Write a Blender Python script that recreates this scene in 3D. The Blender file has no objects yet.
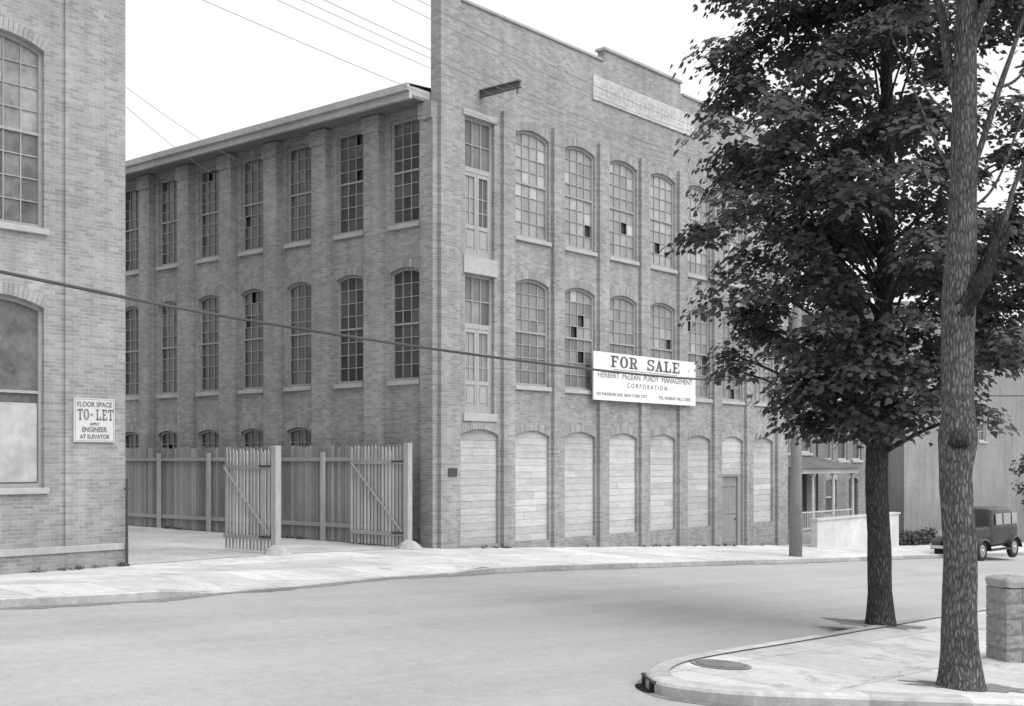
import bpy, math, random
import numpy as np
from mathutils import Matrix, Vector, noise as mnoise
random.seed(7); np.random.seed(7)
scene = bpy.context.scene
COL = scene.collection

# ------------------------------------------------------------ frames
CX, CY = -1.79, 29.5
TH = math.atan2(.767, .642)
MBF = Matrix.Translation((CX, CY, 0)) @ Matrix.Rotation(TH, 4, 'Z')
MBI = MBF.inverted()
def HB(x, y):
    x = max(-60, min(60, x)); y = max(-60, min(30, y))
    h = -.0491*x + .045*min(y, 0) + .01*max(y, 0)
    c = float(np.interp(-x, [1, 5, 8.6, 25, 60], [0, .1, .27, .27+.0491*16.4, .27+.0491*51.4]))
    return h - c*max(0, min(1, (y+4)/4))
def w2b(X, Y):
    v = MBI @ Vector((X, Y, 0)); return v.x, v.y
def b2w(x, y):
    v = MBF @ Vector((x, y, 0)); return v.x, v.y
def HW(X, Y):
    return HB(*w2b(X, Y))

# ------------------------------------------------------------ materials
def new_mat(name):
    m = bpy.data.materials.new(name); m.use_nodes = True
    nt = m.node_tree; nt.nodes.clear()
    o = nt.nodes.new('ShaderNodeOutputMaterial')
    p = nt.nodes.new('ShaderNodeBsdfPrincipled')
    nt.links.new(p.outputs[0], o.inputs[0])
    return m, nt, p
def math_n(nt, op, a, b=None, c=None, clamp=False):
    n = nt.nodes.new('ShaderNodeMath'); n.operation = op; n.use_clamp = clamp
    for i, v in enumerate((a, b, c)):
        if v is None: continue
        if isinstance(v, (int, float)): n.inputs[i].default_value = v
        else: nt.links.new(v, n.inputs[i])
    return n.outputs[0]
def noise_n(nt, vec, scale, detail=4, rough=.55):
    n = nt.nodes.new('ShaderNodeTexNoise'); n.inputs['Scale'].default_value = scale
    n.inputs['Detail'].default_value = detail; n.inputs['Roughness'].default_value = rough
    nt.links.new(vec, n.inputs['Vector']); return n.outputs['Fac']
def mapping_n(nt, sc):
    tc = nt.nodes.new('ShaderNodeTexCoord'); mp = nt.nodes.new('ShaderNodeMapping')
    mp.inputs['Scale'].default_value = sc
    nt.links.new(tc.outputs['Object'], mp.inputs['Vector']); return mp.outputs[0]
def bump_n(nt, p, h, strength, dist=.02):
    b = nt.nodes.new('ShaderNodeBump'); b.inputs['Strength'].default_value = strength
    b.inputs['Distance'].default_value = dist
    nt.links.new(h, b.inputs['Height']); nt.links.new(b.outputs[0], p.inputs['Normal'])
def vary(nt, f, amt):
    return math_n(nt, 'MULTIPLY_ADD', f, 2*amt, 1-amt)
def M(name, base, var=.25, scale=4, stretch=(1,1,1), rough=.85, bump=.15, tone=False, spec=.2, low=.25, lowscale=.5, metal=0, dist=.02):
    m, nt, p = new_mat(name)
    v = mapping_n(nt, stretch)
    n1 = noise_n(nt, v, scale, 6, .65); n2 = noise_n(nt, mapping_n(nt, (1,1,1)), lowscale, 3)
    c = math_n(nt, 'MULTIPLY', vary(nt, n1, var*1.6), vary(nt, n2, low*1.6))
    c = math_n(nt, 'MULTIPLY', c, base)
    if tone:
        a = nt.nodes.new('ShaderNodeAttribute'); a.attribute_name = 'tone'
        c = math_n(nt, 'MULTIPLY', c, math_n(nt, 'MULTIPLY', a.outputs['Fac'], 2))
    nt.links.new(c, p.inputs['Base Color'])
    p.inputs['Roughness'].default_value = rough; p.inputs['Specular IOR Level'].default_value = spec
    p.inputs['Metallic'].default_value = metal
    if bump: bump_n(nt, p, n1, bump, dist)
    return m
def brick(name, base, mortar, contrast=.19, bw=.2, rh=.066, stain=.26):
    m, nt, p = new_mat(name)
    tc = nt.nodes.new('ShaderNodeTexCoord'); s = nt.nodes.new('ShaderNodeSeparateXYZ')
    nt.links.new(tc.outputs['Object'], s.inputs[0])
    c = nt.nodes.new('ShaderNodeCombineXYZ')
    nt.links.new(math_n(nt, 'ADD', s.outputs[0], s.outputs[1]), c.inputs[0]); nt.links.new(s.outputs[2], c.inputs[1])
    b = nt.nodes.new('ShaderNodeTexBrick')
    nt.links.new(c.outputs[0], b.inputs['Vector'])
    b.inputs['Scale'].default_value = 1
    b.inputs['Brick Width'].default_value = bw; b.inputs['Row Height'].default_value = rh
    b.inputs['Mortar Size'].default_value = .0055; b.inputs['Mortar Smooth'].default_value = .2
    lo, hi = base*(1-contrast), base*(1+contrast)
    b.inputs['Color1'].default_value = (lo,)*3+(1,); b.inputs['Color2'].default_value = (hi,)*3+(1,)
    b.inputs['Mortar'].default_value = (mortar,)*3+(1,)
    v1 = mapping_n(nt, (1,1,1)); v2 = mapping_n(nt, (1.6,1.6,.14))
    f = math_n(nt, 'MULTIPLY', vary(nt, noise_n(nt, v1, .4, 7, .7), stain*1.7), vary(nt, noise_n(nt, v2, 1.9, 5, .6), stain*1.3))
    f = math_n(nt, 'MULTIPLY', f, vary(nt, noise_n(nt, v1, 30, 4, .8), .4))
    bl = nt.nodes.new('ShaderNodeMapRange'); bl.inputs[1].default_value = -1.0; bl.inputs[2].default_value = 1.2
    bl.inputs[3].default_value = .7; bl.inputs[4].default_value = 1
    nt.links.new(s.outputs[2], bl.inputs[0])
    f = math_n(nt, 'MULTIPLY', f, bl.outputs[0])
    bw_ = nt.nodes.new('ShaderNodeRGBToBW'); nt.links.new(b.outputs['Color'], bw_.inputs[0])
    col = math_n(nt, 'MULTIPLY', bw_.outputs[0], f)
    nt.links.new(col, p.inputs['Base Color'])
    p.inputs['Roughness'].default_value = .92; p.inputs['Specular IOR Level'].default_value = .15
    bump_n(nt, p, math_n(nt, 'SUBTRACT', 1, b.outputs['Fac']), .5, .008)
    return m
def glassmat(name, base, rough=.12, var=.35):
    m, nt, p = new_mat(name)
    a = nt.nodes.new('ShaderNodeAttribute'); a.attribute_name = 'tone'
    n = noise_n(nt, mapping_n(nt, (1,1,1)), 2.2, 6, .7)
    c = math_n(nt, 'MULTIPLY', math_n(nt, 'MULTIPLY', a.outputs['Fac'], base*2), vary(nt, n, var))
    nt.links.new(c, p.inputs['Base Color'])
    p.inputs['Roughness'].default_value = rough; p.inputs['Specular IOR Level'].default_value = .5
    return m

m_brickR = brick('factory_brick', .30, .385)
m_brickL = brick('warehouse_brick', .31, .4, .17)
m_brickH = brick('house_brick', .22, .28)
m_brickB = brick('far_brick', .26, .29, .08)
m_arch = M('arch_brick', .36, .2, 12, tone=True, rough=.9)
m_stone = M('lintel_stone', .42, .2, 6)
m_coping = M('coping', .4, .2, 5)
m_frame = M('sash_paint', .36, .2, 9)
m_framedark = M('door_paint', .4, .25, 9, stretch=(3,3,.6))
m_glassD = glassmat('window_glass', .075, .14, .6)
m_glassL = glassmat('dusty_sky_glass', .23, .3, .5)  # pale base colour carries painted sky reflection as well as dust
m_glassW = glassmat('warehouse_glass', .18, .2, 1.2)  # strong tone noise imitates tree reflections in the panes
m_board = M('whitewashed_boards', .5, .26, 5, stretch=(.6,.6,5), tone=True)
m_soffit = M('soffit_wood', .2, .2, 6)
m_fascia = M('fascia_paint', .42, .2, 5)
m_roof = M('roof_felt', .12)
m_fence = M('weathered_wood', .28, .3, 9, stretch=(4,4,.4), tone=True, rough=.9)
m_post = M('pale_post_wood', .4, .3, 8, stretch=(4,4,.4))
m_iron = M('rusty_iron', .07, .3, 9, rough=.6)
m_sign = M('sign_board', .78, .08, 5, low=.08, rough=.6)
m_signL = M('small_sign_board', .6, .1, 5, low=.08, rough=.6)
m_ink = M('sign_ink', .12, .2, 8, rough=.7)
m_inkL = M('small_sign_ink', .17, .25, 8, rough=.7)
m_faded = M('faded_paint_panel', .5, .4, 4, stretch=(1,1,3))
m_fadedink = M('faded_letters', .44, .2, 6)
m_pole = M('pole_wood', .24, .35, 8, stretch=(5,5,.3), bump=.4)
m_wire = M('cable', .09, .05, 3, bump=0); m_wire2 = M('thin_wire', .2, .05, 3, bump=0)
m_white = M('white_paint', .5, .08, 4)
m_concwall = M('pale_concrete_wall', .55, .12, 4); m_guard = M('guard_stone', .38, .3, 7, bump=.4)
m_tyre = M('tyre_rubber', .03, .1, 8); m_car = M('car_paint', .035, .05, 3, rough=.25, spec=.6, bump=0)
m_chrome = M('chrome', .5, .05, 3, rough=.25, metal=.8, bump=0)
m_carglass = glassmat('car_glass', .1, .08)
m_pier = M('rock_face_concrete', .27, .4, 14, bump=.8, dist=.03)
m_slate = M('slate_roof', .14, .25, 8, stretch=(1,1,4))
m_grass = M('lawn', .09, .4, 8)

def bark(name, base, s=20, dark=-.2):
    m, nt, p = new_mat(name)
    v = mapping_n(nt, (s,s,s*.24)); n1 = noise_n(nt, v, 2.0, 8, .75)
    wv = nt.nodes.new('ShaderNodeVectorMath'); wv.operation = 'ADD'
    nn = nt.nodes.new('ShaderNodeTexNoise'); nn.inputs['Scale'].default_value = 1.0; nn.inputs['Detail'].default_value = 6
    nt.links.new(v, nn.inputs['Vector']); nt.links.new(v, wv.inputs[0]); nt.links.new(nn.outputs['Color'], wv.inputs[1])
    vo = nt.nodes.new('ShaderNodeTexVoronoi'); vo.feature = 'DISTANCE_TO_EDGE'; vo.inputs['Scale'].default_value = 1.5
    nt.links.new(wv.outputs[0], vo.inputs['Vector'])
    cr = math_n(nt, 'MULTIPLY', vo.outputs['Distance'], 3.4, clamp=True)
    h = math_n(nt, 'ADD', math_n(nt, 'MULTIPLY', cr, .5), math_n(nt, 'MULTIPLY', n1, .8))
    c = math_n(nt, 'MULTIPLY', math_n(nt, 'MAXIMUM', math_n(nt, 'MULTIPLY_ADD', h, 1.8, dark), .12), base)
    c = math_n(nt, 'MULTIPLY', c, vary(nt, noise_n(nt, mapping_n(nt, (1,1,1)), 2.5, 6, .7), .7))
    nt.links.new(c, p.inputs['Base Color']); p.inputs['Roughness'].default_value = .95
    p.inputs['Specular IOR Level'].default_value = .1
    bump_n(nt, p, h, 1.0, .035); return m
m_barkN = bark('grey_bark', .165, 22, -.32); m_barkF = bark('dark_bark', .075)
def leafmat(name, base):
    m, nt, p = new_mat(name)
    a = nt.nodes.new('ShaderNodeAttribute'); a.attribute_name = 'tone'
    c = math_n(nt, 'MULTIPLY', a.outputs['Fac'], base*2)
    nt.links.new(c, p.inputs['Base Color']); p.inputs['Roughness'].default_value = .6
    p.inputs['Specular IOR Level'].default_value = .25
    tr = nt.nodes.new('ShaderNodeBsdfTranslucent'); nt.links.new(c, tr.inputs[0])
    mx = nt.nodes.new('ShaderNodeMixShader'); mx.inputs[0].default_value = .3
    nt.links.new(p.outputs[0], mx.inputs[1]); nt.links.new(tr.outputs[0], mx.inputs[2])
    nt.links.new(mx.outputs[0], [n for n in nt.nodes if n.type == 'OUTPUT_MATERIAL'][0].inputs[0])
    return m
m_leaf = leafmat('maple_leaves', .1); m_leaf2 = leafmat('shrub_leaves', .12)

def roadmat():
    m, nt, p = new_mat('road_surface')
    v = mapping_n(nt, (1,1,1)); vs = mapping_n(nt, (.09,1.1,1))
    f = math_n(nt, 'MULTIPLY', vary(nt, noise_n(nt, v, .35, 5, .6), .16), vary(nt, noise_n(nt, vs, .9, 5, .6), .26))
    f = math_n(nt, 'MULTIPLY', f, vary(nt, noise_n(nt, v, 45, 4, .7), .35))
    f = math_n(nt, 'MULTIPLY', f, vary(nt, noise_n(nt, v, 6, 5, .7), .2))
    nt.links.new(math_n(nt, 'MULTIPLY', f, .37), p.inputs['Base Color'])
    p.inputs['Roughness'].default_value = .85; p.inputs['Specular IOR Level'].default_value = .2
    bump_n(nt, p, noise_n(nt, v, 60, 3), .25, .01); return m
def slabmat(name, base, w, h, joint=.6):
    m, nt, p = new_mat(name)
    v = mapping_n(nt, (1,1,1)); b = nt.nodes.new('ShaderNodeTexBrick'); nt.links.new(v, b.inputs['Vector'])
    b.offset = 0
    b.inputs['Scale'].default_value = 1; b.inputs['Brick Width'].default_value = w; b.inputs['Row Height'].default_value = h
    b.inputs['Mortar Size'].default_value = .016; b.inputs['Mortar Smooth'].default_value = .6
    b.inputs['Color1'].default_value = (.87,)*3+(1,); b.inputs['Color2'].default_value = (1.1,)*3+(1,); b.inputs['Mortar'].default_value = (joint,)*3+(1,)
    bw_ = nt.nodes.new('ShaderNodeRGBToBW'); nt.links.new(b.outputs['Color'], bw_.inputs[0])
    f = math_n(nt, 'MULTIPLY', vary(nt, noise_n(nt, v, .7, 7, .7), .42), vary(nt, noise_n(nt, v, 5, 6, .75), .32))
    f = math_n(nt, 'MULTIPLY', f, vary(nt, noise_n(nt, v, 50, 3, .7), .25))
    f = math_n(nt, 'MULTIPLY', f, bw_.outputs[0])
    st = nt.nodes.new('ShaderNodeMapRange'); nt.links.new(noise_n(nt, v, 1.7, 5, .6), st.inputs[0])
    st.inputs[1].default_value = .58; st.inputs[2].default_value = .72; st.inputs[3].default_value = 1; st.inputs[4].default_value = .68
    f = math_n(nt, 'MULTIPLY', f, st.outputs[0])
    wv = nt.nodes.new('ShaderNodeVectorMath'); wv.operation = 'ADD'
    nn = nt.nodes.new('ShaderNodeTexNoise'); nn.inputs['Scale'].default_value = 2; nn.inputs['Detail'].default_value = 5
    nt.links.new(v, nn.inputs['Vector']); nt.links.new(v, wv.inputs[0]); nt.links.new(nn.outputs['Color'], wv.inputs[1])
    vo = nt.nodes.new('ShaderNodeTexVoronoi'); vo.feature = 'DISTANCE_TO_EDGE'; vo.inputs['Scale'].default_value = .33
    nt.links.new(wv.outputs[0], vo.inputs['Vector'])
    f = math_n(nt, 'MULTIPLY', f, math_n(nt, 'MULTIPLY_ADD', math_n(nt, 'MULTIPLY', vo.outputs['Distance'], 130, clamp=True), .3, .7))
    nt.links.new(math_n(nt, 'MULTIPLY', f, base), p.inputs['Base Color'])
    p.inputs['Roughness'].default_value = .9; p.inputs['Specular IOR Level'].default_value = .15
    bump_n(nt, p, noise_n(nt, v, 30, 4), .2, .01); return m
m_road = roadmat(); m_pave = slabmat('pavement_slabs', .56, 1.5, 1.5)
m_dirt = M('driveway_dirt', .44, .3, 8, low=.3, lowscale=.9)
m_soil = M('tree_pit_soil', .2, .5, 12)
m_gutter = M('gutter_dirt', .22, .5, 10, low=.3)
m_kerb = M('kerb_stone', .46, .3, 7, tone=True, bump=.4)
m_ground = M('earth', .16, .3, 3)

# ------------------------------------------------------------ mesh builder
class Mesh:
    def __init__(s): s.v=[]; s.f=[]; s.t=[]; s.m=[]
    def face(s, pts, tone=.5, mat=0):
        i=len(s.v); s.v += [tuple(p) for p in pts]; s.f.append(list(range(i, i+len(pts)))); s.t.append(tone); s.m.append(mat)
    def box(s, x0,x1,y0,y1,z0,z1, tone=.5, mat=0, M4=None):
        c=[(x0,y0,z0),(x1,y0,z0),(x1,y1,z0),(x0,y1,z0),(x0,y0,z1),(x1,y0,z1),(x1,y1,z1),(x0,y1,z1)]
        if M4 is not None: c=[tuple(M4@Vector(p)) for p in c]
        i=len(s.v); s.v+=c
        for q in ((0,3,2,1),(4,5,6,7),(0,1,5,4),(1,2,6,5),(2,3,7,6),(3,0,4,7)):
            s.f.append([i+k for k in q]); s.t.append(tone); s.m.append(mat)
    def prism(s, poly, y0, y1, tone=.5, mat=0):
        n=len(poly); i=len(s.v)
        s.v += [(x,y0,z) for x,z in poly]+[(x,y1,z) for x,z in poly]
        s.f.append([i+k for k in range(n)]); s.f.append([i+n+k for k in reversed(range(n))])
        for k in range(n):
            k2=(k+1)%n; s.f.append([i+k2,i+k,i+n+k,i+n+k2])
        s.t += [tone]*(n+2); s.m += [mat]*(n+2)
    def tube(s, pts, rad, n=8, tone=.5, mat=0, cap=True, jit=0, fine=1.1):
        pts=[Vector(p) for p in pts]; i0=len(s.v); ref=None
        for k,p in enumerate(pts):
            d=(pts[min(k+1,len(pts)-1)]-pts[max(k-1,0)]).normalized()
            if ref is None:
                ref = Vector((0,0,1)) if abs(d.z)<.9 else Vector((1,0,0))
            a=(ref-d*ref.dot(d)).normalized(); ref=a; b=d.cross(a)
            r=rad[k] if hasattr(rad,'__len__') else rad
            for j in range(n):
                t=2*math.pi*j/n; q=a*math.cos(t)+b*math.sin(t)
                rr=r*(1+(jit*2*mnoise.noise(Vector((q.x*1.5,q.y*1.5,p.z*fine+p.x)))+jit*mnoise.noise(Vector((q.x*4,q.y*4,p.z*3*fine))) if jit else 0))
                s.v.append(tuple(p+q*rr))
        for k in range(len(pts)-1):
            for j in range(n):
                j2=(j+1)%n; s.f.append([i0+k*n+j,i0+k*n+j2,i0+(k+1)*n+j2,i0+(k+1)*n+j]); s.t.append(tone); s.m.append(mat)
        if cap:
            s.f.append([i0+j for j in reversed(range(n))]); s.t.append(tone); s.m.append(mat)
            e=i0+(len(pts)-1)*n; s.f.append([e+j for j in range(n)]); s.t.append(tone); s.m.append(mat)
    def obj(s, name, mats, parent=None, mat4=None, smooth=False, bevel=0):
        me=bpy.data.meshes.new(name); me.from_pydata(s.v,[],s.f)
        if not isinstance(mats,(list,tuple)): mats=[mats]
        for m in mats: me.materials.append(m)
        a=me.attributes.new('tone','FLOAT','FACE'); a.data.foreach_set('value', s.t)
        me.polygons.foreach_set('material_index', s.m)
        if smooth: me.polygons.foreach_set('use_smooth',[True]*len(s.f))
        me.update()
        o=bpy.data.objects.new(name, me); COL.objects.link(o)
        if parent is not None: o.parent=parent
        o.matrix_local = mat4 if mat4 is not None else Matrix.Identity(4)
        if bevel:
            b=o.modifiers.new('b','BEVEL'); b.width=bevel; b.segments=2; b.limit_method='ANGLE'
        return o
def root(name, mat4, label, cat, group=None):
    o=bpy.data.objects.new(name, None); COL.objects.link(o); o.matrix_world=mat4
    o.empty_display_size=.3; o['label']=label; o['category']=cat
    if group: o['group']=group
    return o
def T(x,y,z): return Matrix.Translation((x,y,z))
def BF(x,y,z=None): return MBF @ T(x,y,HB(x,y) if z is None else z)

# ------------------------------------------------------------ facade helpers
def optop(o, x):
    cx=(o['x0']+o['x1'])/2; hw=(o['x1']-o['x0'])/2
    return o['zs']+o['rise']*(1-((x-cx)/hw)**2)
def facade(mb, x0, x1, zb, zt, ops, depth=.22):
    xs={x0,x1}
    for o in ops:
        n = 8 if o['rise']>0 else 1
        for k in range(n+1): xs.add(round(o['x0']+(o['x1']-o['x0'])*k/n,4))
    xs=sorted(xs)
    for a,b in zip(xs[:-1],xs[1:]):
        if b-a<1e-4: continue
        cov=sorted([o for o in ops if o['x0']<=a+1e-3 and o['x1']>=b-1e-3], key=lambda o:o['z0'])
        la=lb=zb
        for o in cov:
            mb.face([(a,0,la),(b,0,lb),(b,0,o['z0']),(a,0,o['z0'])])
            la,lb=optop(o,a),optop(o,b)
        mb.face([(a,0,la),(b,0,lb),(b,0,zt),(a,0,zt)])
    for o in ops:
        a,b,z0=o['x0'],o['x1'],o['z0']; ta,tb=optop(o,a),optop(o,b)
        mb.face([(a,0,z0),(a,depth,z0),(a,depth,ta),(a,0,ta)][::-1])
        mb.face([(b,0,z0),(b,depth,z0),(b,depth,tb),(b,0,tb)])
        mb.face([(a,0,z0),(b,0,z0),(b,depth,z0),(a,depth,z0)])
        n = 8 if o['rise']>0 else 1
        for k in range(n):
            p=a+(b-a)*k/n; q=a+(b-a)*(k+1)/n
            mb.face([(p,0,optop(o,p)),(q,0,optop(o,q)),(q,depth,optop(o,q)),(p,depth,optop(o,p))][::-1])
def archring(parent, mat4, o, th=.21, proud=.012, mat=None, n=None):
    mb=Mesh(); a,b=o['x0'],o['x1']; w=b-a
    if o['rise']<=0: 
        return
    n=n or max(9,int(w/.085))
    cx=(a+b)/2; hw=w/2; r=o['rise']; R=(hw*hw+r*r)/(2*r); cz=o['zs']+r-R; am=math.asin(min(1,hw/R))
    for k in range(n):
        t0=-am+2*am*(k+.06)/n; t1=-am+2*am*(k+.94)/n
        p=[(cx+math.sin(t)*rr, cz+math.cos(t)*rr) for t,rr in ((t0,R+.002),(t1,R+.002),(t1,R+th),(t0,R+th))]
        mb.prism([p[0],p[1],p[2],p[3]], -proud, .05, tone=random.uniform(.4,.58))
    mb.obj('brick_arch', mat or m_arch, parent, mat4)
def window(parent, mat4, o, cols=4, rows=(4,4), glass=None, tones=(.3,.7), broken=.04, frame=None, inset=.11, sill=True, arch=True, pale=.0, label=None, mun=.011, sash=(1,1)):
    cx=(o['x0']+o['x1'])/2; w=o['x1']-o['x0']; hw=w/2; z0=o['z0']; H=o['zs']+o['rise']-z0; Hs=o['zs']-z0
    oo=dict(x0=-hw,x1=hw,z0=0,zs=Hs,rise=o['rise'])
    base=mat4@T(cx,0,z0); fr=.055
    f=Mesh(); y0,y1=inset-.05,inset+.03
    f.box(-hw,-hw+fr,y0,y1,0,Hs); f.box(hw-fr,hw,y0,y1,0,Hs); f.box(-hw+fr,hw-fr,y0,y1,0,fr+.02)
    n=8
    for k in range(n):
        a=-hw+w*k/n; b=-hw+w*(k+1)/n
        f.prism([(a,optop(oo,a)-fr*1.3),(b,optop(oo,b)-fr*1.3),(b,optop(oo,b)-.002),(a,optop(oo,a)-.002)], y0+.001,y1)
    tot=sum(rows); zz=fr+.02; ph=(H-fr-.02-fr)/tot
    mid=zz+ph*rows[1]
    f.box(-hw+fr,hw-fr,y0+.01,y1,mid-.025,mid+.025)
    g=Mesh(); pw=(w-2*fr)/cols
    def lim(x): return optop(oo,x)-fr
    for c in range(1,cols):
        x=-hw+fr+c*pw
        f.box(x-mun,x+mun,inset-.022,inset+.005,zz,lim(x))
    for r in range(1,tot):
        if r==rows[1]: continue
        z=zz+r*ph; f.box(-hw+fr,hw-fr,inset-.02,inset+.005,z-mun*.9,z+mun*.9)
    bt=random.uniform(-.07,.07); half=(random.uniform(.85,1.08)*sash[0],random.uniform(.92,1.12)*sash[1])
    bp=broken*random.choice([0,0,1,1,3]); pl_=pale*random.choice([0,1,1,2])
    for c in range(cols):
        for r in range(tot):
            xa=-hw+fr+c*pw; xb=xa+pw; za=zz+r*ph; zb=za+ph
            t=(random.uniform(*tones)+bt)*half[0 if r<rows[1] else 1]
            brk=False
            if random.random()<bp: t=random.choice([.1,.2]); brk=True
            elif random.random()<pl_: t=min(1.3,t*random.uniform(1.25,1.6))
            j=[random.uniform(-.003,.003) for _ in range(4)]
            if brk: j=[.05]*4
            g.face([(xa,inset+.004+j[0],za),(xb,inset+.004+j[1],za),(xb,inset+.004+j[2],zb),(xa,inset+.004+j[3],zb)], max(.05,t))
    wo=f.obj('window', frame or m_frame, parent, base)
    if label: wo['label']=label
    g.obj('glass', glass or m_glassD, wo)
    if sill:
        s=Mesh(); s.box(-hw-.06,hw+.06,-.07,inset-.055,-.11,-.002); s.obj('sill', m_stone, wo, bevel=.008)
    if arch: archring(wo, Matrix.Identity(4), oo)
    return wo
def boards(parent, mat4, o, inset=.08, zlo=None, name='boarded_window'):
    cx=(o['x0']+o['x1'])/2; hw=(o['x1']-o['x0'])/2
    z0=o['z0'] if zlo is None else zlo; oo=dict(x0=-hw,x1=hw,z0=0,zs=o['zs']-z0,rise=o['rise'])
    mb=Mesh(); z=.0; H=oo['zs']+oo['rise']; bt=random.uniform(.44,.54)
    while z<H-.001:
        h=random.uniform(.17,.2); zt=min(z+h-.006,H+.03); yj=random.uniform(-.005,.005)
        spl=random.choice([None,None,None,random.uniform(-.3,.3)])
        segs=[(-hw,hw)] if spl is None else [(-hw,spl-.004),(spl+.004,hw)]
        for (p,q) in segs:
            mb.box(p,q,inset+yj,inset+yj+.025,z,zt,tone=bt+random.uniform(-.06,.05))
        z+=h
    mb.box(-hw,hw,inset+.05,inset+.06,0,H,tone=.3)
    w=mb.obj(name, m_board, parent, mat4@T(cx,0,z0))
    archring(w, Matrix.Identity(4), oo)
    return w

# ------------------------------------------------------------ factory
fac=root('factory_building', BF(0,0,0), 'three-storey brick factory with arched windows and boarded ground floor','factory')
I4=Matrix.Identity(4)
LX=17.9; cols=[1.53+2.1*k for k in range(8)]
ops=[]; plan=[]
for k,c in enumerate(cols):
    if k==0:
        a=dict(x0=c-.56,x1=c+.56,z0=7.33,zs=10.82,rise=0); b=dict(x0=c-.56,x1=c+.56,z0=3.42,zs=6.9,rise=0)
    else:
        a=dict(x0=c-.7,x1=c+.7,z0=8.1,zs=10.8,rise=.15); b=dict(x0=c-.7,x1=c+.7,z0=4.2,zs=6.88,rise=.15)
    g=dict(x0=c-.72,x1=c+.72,z0=.12 if k!=6 else -.72,zs=2.88,rise=.15)
    ops+= [a,b,g]; plan.append((k,a,b,g))
w=Mesh(); facade(w,0,LX,-1.6,13.6,ops,.24)
DEP=23.
w.face([(0,.24,11.0),(0,0,11.0),(0,0,13.6),(0,.24,13.6)]); 
w.face([(0,.24,11.0),(0,.24,13.6),(LX,.24,13.6),(LX,.24,11.0)])
w.face([(LX,0,-1.6),(LX,DEP,-1.6),(LX,DEP,11.2),(LX,0,11.2)]); w.face([(LX,0,11.2),(LX,.24,11.2),(LX,.24,13.6),(LX,0,13.6)])
w.face([(LX,DEP,-1.6),(0,DEP,-1.6),(0,DEP,11.2),(LX,DEP,11.2)])
w.box(6.9,10.95,0.0,.24,13.6,13.95)
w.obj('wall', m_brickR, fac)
c=Mesh(); c.box(-.04,6.8,-.05,.28,13.6,13.67); c.obj('coping', m_coping, fac, bevel=.01)
c=Mesh(); c.box(11.05,LX+.04,-.05,.28,13.6,13.67); c.obj('coping', m_coping, fac, bevel=.01)
c=Mesh(); c.box(6.85,11.0,-.06,.3,13.95,14.03); c.obj('coping', m_coping, fac, bevel=.01)
pn=Mesh(); pn.box(6.3,11.7,-.05,-.002,12.42,13.1); pl=pn.obj('painted_name_panel', m_faded, fac); pl['label']='whitewashed faded name panel on the parapet'
m_door2=M('side_door_paint',.25,.25,6,stretch=(4,4,.5))
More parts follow.
